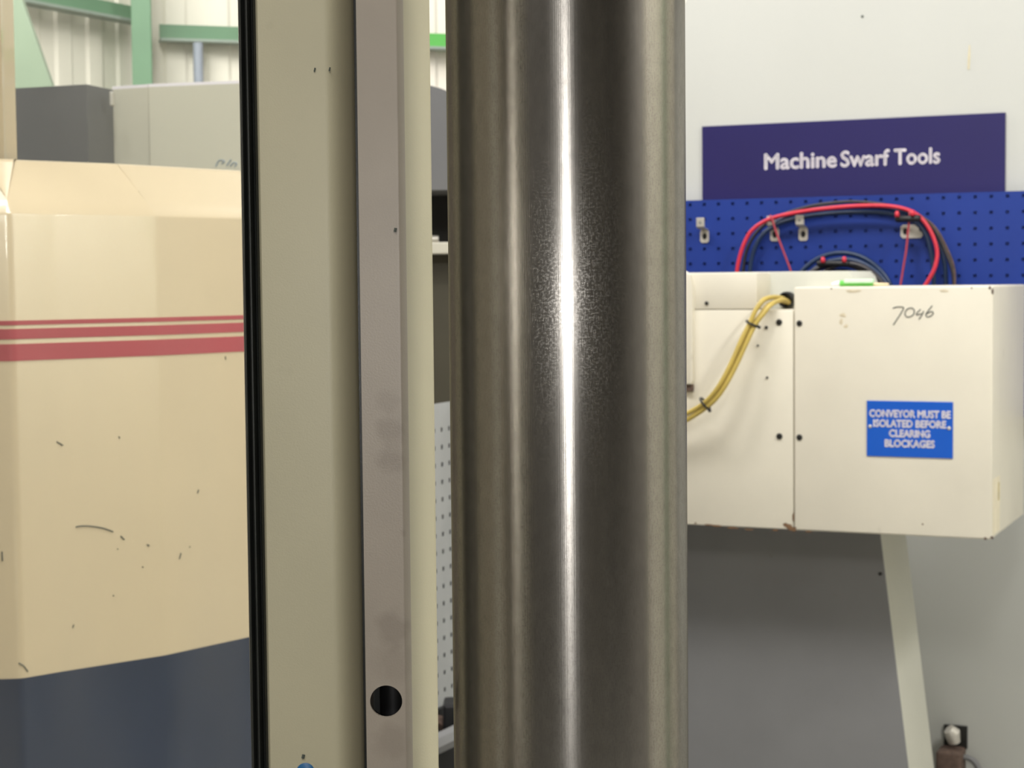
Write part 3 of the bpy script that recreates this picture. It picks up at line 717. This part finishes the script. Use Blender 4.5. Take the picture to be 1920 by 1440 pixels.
obj('housing', prism(BM(), R_, poly, LH, LH + .22, .003), M['convshade'], g, smooth=True)
# rounded cover lip next to the cylinder
xl1 = bx_(1303); zl0 = L(1300, 720, LC)[1]; zl1 = L(1300, 508, LC)[1]
obj('curved_lip', prism(BM(), R_, [(xl1 - .08, zl0), (xl1 - .004, zl0), (xl1, zl0 + .01), (xl1, zl1 - .03), (xl1 - .006, zl1 - .008), (xl1 - .02, zl1), (xl1 - .08, zl1)], LC - .016, LC + .004, .003), M['conv'], g, smooth=True)
obj('lip_bracket', box(BM(), R_, xl1 - .02, xl1 - .002, LC - .010, LC + .002, zl0 - .016, zl0, .002), M['rustdark'], g)
# bolts
for px, py, r in ((1461, 604, 5.8), (1499, 606, 5.4), (1461.5, 818, 5.8), (1499, 820, 5.6), (1437, 614, 3.2), (1325, 568.5, 3.6), (1438.5, 708, 2.2), (1421, 648, 2.0)):
    x, z = L(px, py, LC)
    obj('bolt', disc(BM(), R_, x, z, LC - .003, LC + .002, r / FPX * 3.87, 14, .0012), M['bolt'], g, smooth=True)
# cable entry
ce = L(1474, 562, LH - .02)
bm = BM(); n = 20; 
prof = [(.0175, LH + .002), (.0175, LH - .024), (.0145, LH - .028), (.0125, LH - .024), (.0125, LH + .0)]
rings = [[bm.verts.new(R_.w(ce[0] + r * math.cos(2 * math.pi * k / n), y_, ce[1] + r * math.sin(2 * math.pi * k / n))) for k in range(n)] for r, y_ in prof]
for a, b in zip(rings, rings[1:]):
    for k in range(n): bm.faces.new((a[k], a[(k + 1) % n], b[(k + 1) % n], b[k]))
bm.faces.new(rings[-1])
obj('cable_gland', bm, M['black'], g, smooth=True)
# trunk below the head
LT = LC + .16
xt1 = L(1651, 1008, LT)[0]; xt2 = L(1703, 1440, LT)[0]; zt1 = zA0 + .02; z2 = L(1703, 1440, LT)[1]
sl = (xt2 - xt1) / (L(1651, 1008, LT)[1] - z2)
xt0_ = xt1 + sl * (L(1651, 1008, LT)[1] - 0.0); xtt = xt1 - sl * (zt1 - L(1651, 1008, LT)[1])
xTL = L(1180, 1100, LT)[0]
poly = [(xTL, 0), (xt0_, 0), (xtt, zt1), (xTL, zt1)]
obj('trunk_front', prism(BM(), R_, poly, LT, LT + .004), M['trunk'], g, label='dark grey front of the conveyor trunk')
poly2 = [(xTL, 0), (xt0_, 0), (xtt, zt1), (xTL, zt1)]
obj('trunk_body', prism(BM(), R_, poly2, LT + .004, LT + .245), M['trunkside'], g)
c = L(1654, 1076, LT); obj('bolt', disc(BM(), R_, c[0] - .004, c[1], LT - .003, LT + .002, .004, 10, .001), M['bolt'], g)
# rust chips along the lower edge and at the joint
random.seed(3)
def chip(px, py, rx, rz, ly=LC, name='rust_chip', mat='rust'):
    bm = BM()
    x, z = L(px, py, ly); n = 9; c0_ = bm.verts.new(R_.w(x, ly - .0008, z)); vs = []
    for k in range(n):
        a_ = 2 * math.pi * k / n; q = random.uniform(.55, 1.15); vs.append(bm.verts.new(R_.w(x + rx * q * math.cos(a_), ly - .0003, z + rz * q * math.sin(a_))))
    for k in range(n): bm.faces.new((c0_, vs[k], vs[(k + 1) % n]))
    obj(name, bm, M[mat], g, normals=False)
chip(1479, 988, .010, .008); chip(1486, 992, .010, .006); chip(1487.5, 970, .0022, .014); chip(1473, 984, .006, .004)
for px, py, rx in ((1330, 984, .012), (1345, 986, .012), (1375, 990, .014), (1405, 993, .012), (1304, 981, .003), (1515, 997, .009), (1455, 994, .008), (1730, 983, .002)): chip(px, py, rx, .0022)
for px, py, rx, rz in ((1856, 540, .004, .004), (1861, 546, .0025, .008), (1848, 1010, .005, .003), (1860, 1008, .004, .004), (1559, 541, .003, .002), (1822, 540, .002, .002)): chip(px, py, rx, rz, name='dirt_mark', mat='rustdark')
for px, py, rx, rz in ((1581, 591, .008, .006), (1577, 603, .004, .009), (1586, 611, .006, .004), (1600, 546, .016, .004), (1770, 545, .012, .003)): chip(px, py, rx, rz, name='smudge', mat='smudge')
# hand-written number on the box
bm = BM(); ND = LC - .0004
strokes = [[(1674, 578, ), (1682, 575.5), (1694, 576.5), (1690, 586), (1683, 597), (1675, 609)],
           [(1710, 577), (1702, 579), (1697, 586), (1699, 593), (1706, 594), (1713, 589), (1714, 581), (1709, 577)],
           [(1726, 580), (1719, 587), (1719, 590), (1728, 588)], [(1732, 583), (1729, 590), (1723, 599)],
           [(1748, 573), (1740, 583), (1736, 590), (1739, 594), (1746, 592), (1750, 587), (1746, 584), (1738, 588)]]
for st in strokes: tube(bm, smooth_path([R_.pt(px, py, ND) for px, py in st], 5), .0011, 6)
obj('pencilled_number', bm, M['ink'], g, label='pencilled number 7046')
# sticker on the end face of the box
bm = BM(); zs_ = [L(1863, 900, LC)[1], L(1863, 1004, LC)[1]]
box(bm, R_, xA1, xA1 + .0008, LC + .010, LC + .092, zs_[1], zs_[0])
stk = obj('sticker', bm, paint('yellowed_paper', (228, 218, 192), .6, .08, 30, .4, dscale=3), g, label='yellowed paper sticker')
bm = BM(); box(bm, R_, xA1 + .0006, xA1 + .0012, LC + .070, LC + .082, zs_[0] - .05, zs_[0] - .012)
obj('stain', bm, paint('ochre_stain', (186, 170, 108), .6, .2, 60), stk)

# blue warning sign on the box
LG = LC - .0022
a = L(1625, 750.5, LG); b = L(1786.5, 859, LG); c = L(1625, 856, LG); d = L(1786.5, 754.5, LG)
g = thing('warning_sign', 'blue sign with white capitals riveted to the conveyor box', 'sign', R_.w(.5 * (a[0] + b[0]), LC, c[1]), R_)
obj('plate', box(BM(), R_, a[0], b[0], LG, LC, .5 * (b[1] + c[1]), .5 * (a[1] + d[1]), .0005, 1), M['signblue'], g)
lettering('lettering', [('CONVEYOR MUST BE', 1630.5, 1782, 781, 13), ('ISOLATED BEFORE', 1638, 1773.5, 799.5, 13), ('CLEARING', 1667.5, 1743.5, 818.5, 13), ('BLOCKAGES', 1659.5, 1752, 837, 13)], R_, LG - .0002, M['white'], g, bold=.04)
for px, py in ((1631.5, 799.5), (1779.5, 803)):
    x, z = L(px, py, LG); obj('rivet', disc(BM(), R_, x, z, LG - .0022, LG, .0036, 14, .001), M['zinc'], g, smooth=True)

# yellow cables
g = thing('cable_bundle', 'bundle of olive-yellow cables drooping across the conveyor side cover', 'cable', R_.pt(1400, 700, LC - .03), R_)
base = [(1478, 566, .075), (1462, 560, .03), (1440, 566, -.02), (1424, 585, -.036), (1411, 607, -.042), (1394, 642, -.052), (1376, 682, -.062), (1356, 720, -.068), (1338, 745, -.066), (1318, 763, -.06), (1290, 780, -.052), (1255, 796, -.045), (1200, 812, -.03)]
for k, (ox, oy, od) in enumerate(((-5.5, -4.5, 0), (5.5, 4.5, .001), (1, 6, .011))):
    pts = []
    for i, (px, py, d) in enumerate(base):
        s = (0.3, .6, 1.1, 1.1, .75, .8, .75, .7, .7, .65, .8, 1, 1)[i]
        pts.append(R_.pt(px + ox * s, py + oy * s, LC + d + od))
    obj('cable', tube(BM(), smooth_path(pts, 6), .0051, 12), M['yellow'], g, smooth='all')
def tie(px, py, d, ang, rr=.0125):
    c = R_.pt(px, py, LC + d + .004); ax = (R_.ex * math.cos(ang) + Vector((0, 0, 1)) * math.sin(ang)).normalized()
    u = ax.cross(R_.ey).normalized(); v = R_.ey
    bm = BM(); path = [c + u * (rr * 1.15 * math.cos(t)) + v * (rr * .95 * math.sin(t)) for t in [2 * math.pi * i / 24 for i in range(25)]]
    tube(bm, path, .0024, 6, False)
    e = c - v * rr; e2 = c + u * rr * 1.1
    tube(bm, [e2 - v * .004, e2 + u * .006 - v * .006], .0035, 8)
    obj('cable_tie', bm, M['black'], g, smooth='all', label='black cable tie')
tie(1411, 607, -.042, math.radians(-115)); tie(1322, 757, -.061, math.radians(-140), .0135)

# green and white marker pack lying on the box
zt_ = zA1
a = L(1567, 530, LC + .06); b = L(1639, 530, LC + .06); e = L(1663, 530, LC + .06)
g = thing('marker_pen', 'green and mint marker pen lying on top of the conveyor box', 'pen', R_.w(a[0], LC + .06, zt_), R_)
rp_ = .0068
obj('barrel', tube(BM(), [R_.w(a[0] + .012, LC + .05, zt_ + rp_), R_.w(b[0], LC + .05, zt_ + rp_)], rp_, 14), M['green'], g, smooth=True)
obj('sleeve', box(BM(), R_, a[0] + .022, b[0] + .001, LC + .0405, LC + .060, zt_ + .0072, zt_ + .0158, .002), M['mint'], g)
obj('cap', tube(BM(), [R_.w(a[0] - .006, LC + .05, zt_ + .0045), R_.w(a[0] + .002, LC + .05, zt_ + .006), R_.w(a[0] + .013, LC + .05, zt_ + rp_)], lambda t: .003 + .0033 * t, 12), M['white'], g, smooth=True)
tag(obj('wood_stick', tube(BM(), [R_.w(b[0] - .01, LC + .075, zt_ + .004), R_.w(e[0], LC + .075, zt_ + .004)], lambda t: .004 if t < .8 else .0025, 8), M['wood'], smooth=True), 'pale wooden stick poking out behind the green marker pen', 'stick')

# fitting low on the enclosure
LF = LW
c = L(1790, 1375, LF)
g = thing('pipe_fitting', 'grimy brown pipe fitting with pale metal cap low on the enclosure', 'pipe fitting', R_.w(c[0], LF, c[1] - .12), R_)
q0 = L(1769, 1359, LF - .01); q1 = L(1813, 1391, LF - .01)
obj('backplate', box(BM(), R_, q0[0], q1[0], LF - .008, LF + .002, q1[1] - .02, q0[1], .002), M['bolt'], g)
cc_ = L(1787, 1374, LF - .03)
bm = tube(BM(), [R_.w(cc_[0] - .008, LF - .045, cc_[1] + .012), R_.w(cc_[0], LF - .04, cc_[1] + .002), R_.w(cc_[0] + .004, LF - .034, cc_[1] - .022)], lambda t: (.014, .02, .015)[min(2, int(t * 2 + .01))], 14)
obj('cap', bm, M['zinc'], g, smooth=True)
b0 = L(1759, 1402, LF - .04); b1 = L(1806, 1470, LF - .04)
bm = box(BM(), R_, b0[0], b1[0], LF - .075, LF + .001, b1[1] - .05, b0[1], .008, 3)
obj('body', bm, M['rustdark'], g, smooth=True)
bm = BM(); t0_ = R_.pt(1806, 1420, LF - .03); tube(bm, smooth_path([t0_ + R_.ex * -.01, t0_ + R_.ex * .012, t0_ + R_.ex * .03 + Vector((0, 0, -.012)), t0_ + R_.ex * .05 + Vector((0, 0, -.05))], 4), .0075, 10)
obj('spigot', bm, M['trunk'], g, smooth=True)

# writing on the stone-white panel, cut off by the cream machine's top
mk = bpy.data.objects['front_panel']
bm = BM()
def on_panel(px, py):
    A2 = Vector((PX(287, 4.28), 4.28)); B2 = Vector((PX(640, 4.165), 4.165)); e = B2 - A2; r = ray(px, py)
    det = r.x * (-e.y) - r.y * (-e.x); t = (A2.x * (-e.y) - A2.y * (-e.x)) / det; return CAM + r * t + Vector((-.0003, -.0006, 0))
for st in ([(405, 312), (410, 302), (417, 300), (421, 303), (416, 307)], [(425, 311), (430, 304), (434, 299)], [(432, 312), (438, 305), (444, 307), (440, 313)]):
    tube(bm, smooth_path([on_panel(*p) for p in st], 4), .0014, 6)
root = mk.parent
obj('marker_writing', bm, M['inkblue'], root)

# work lamp on the partition (seen only as the second streak in the cylinder)
wl = thing('work_lamp', 'small work lamp on the beige partition beside the viewer', 'lamp', (-2.5, -.9, 1.5))
obj('housing', box(BM(), ID, -2.5, -2.44, -1.05, -.75, 1.38, 1.60, .01), M['black'], wl)
em, nt_, N_, L_, b_ = nodes('lamp_glow'); b_.inputs['Emission Color'].default_value = (1, .93, .82, 1); b_.inputs['Emission Strength'].default_value = 24
obj('lens', box(BM(), ID, -2.442, -2.436, -1.03, -.77, 1.40, 1.58), em, wl)
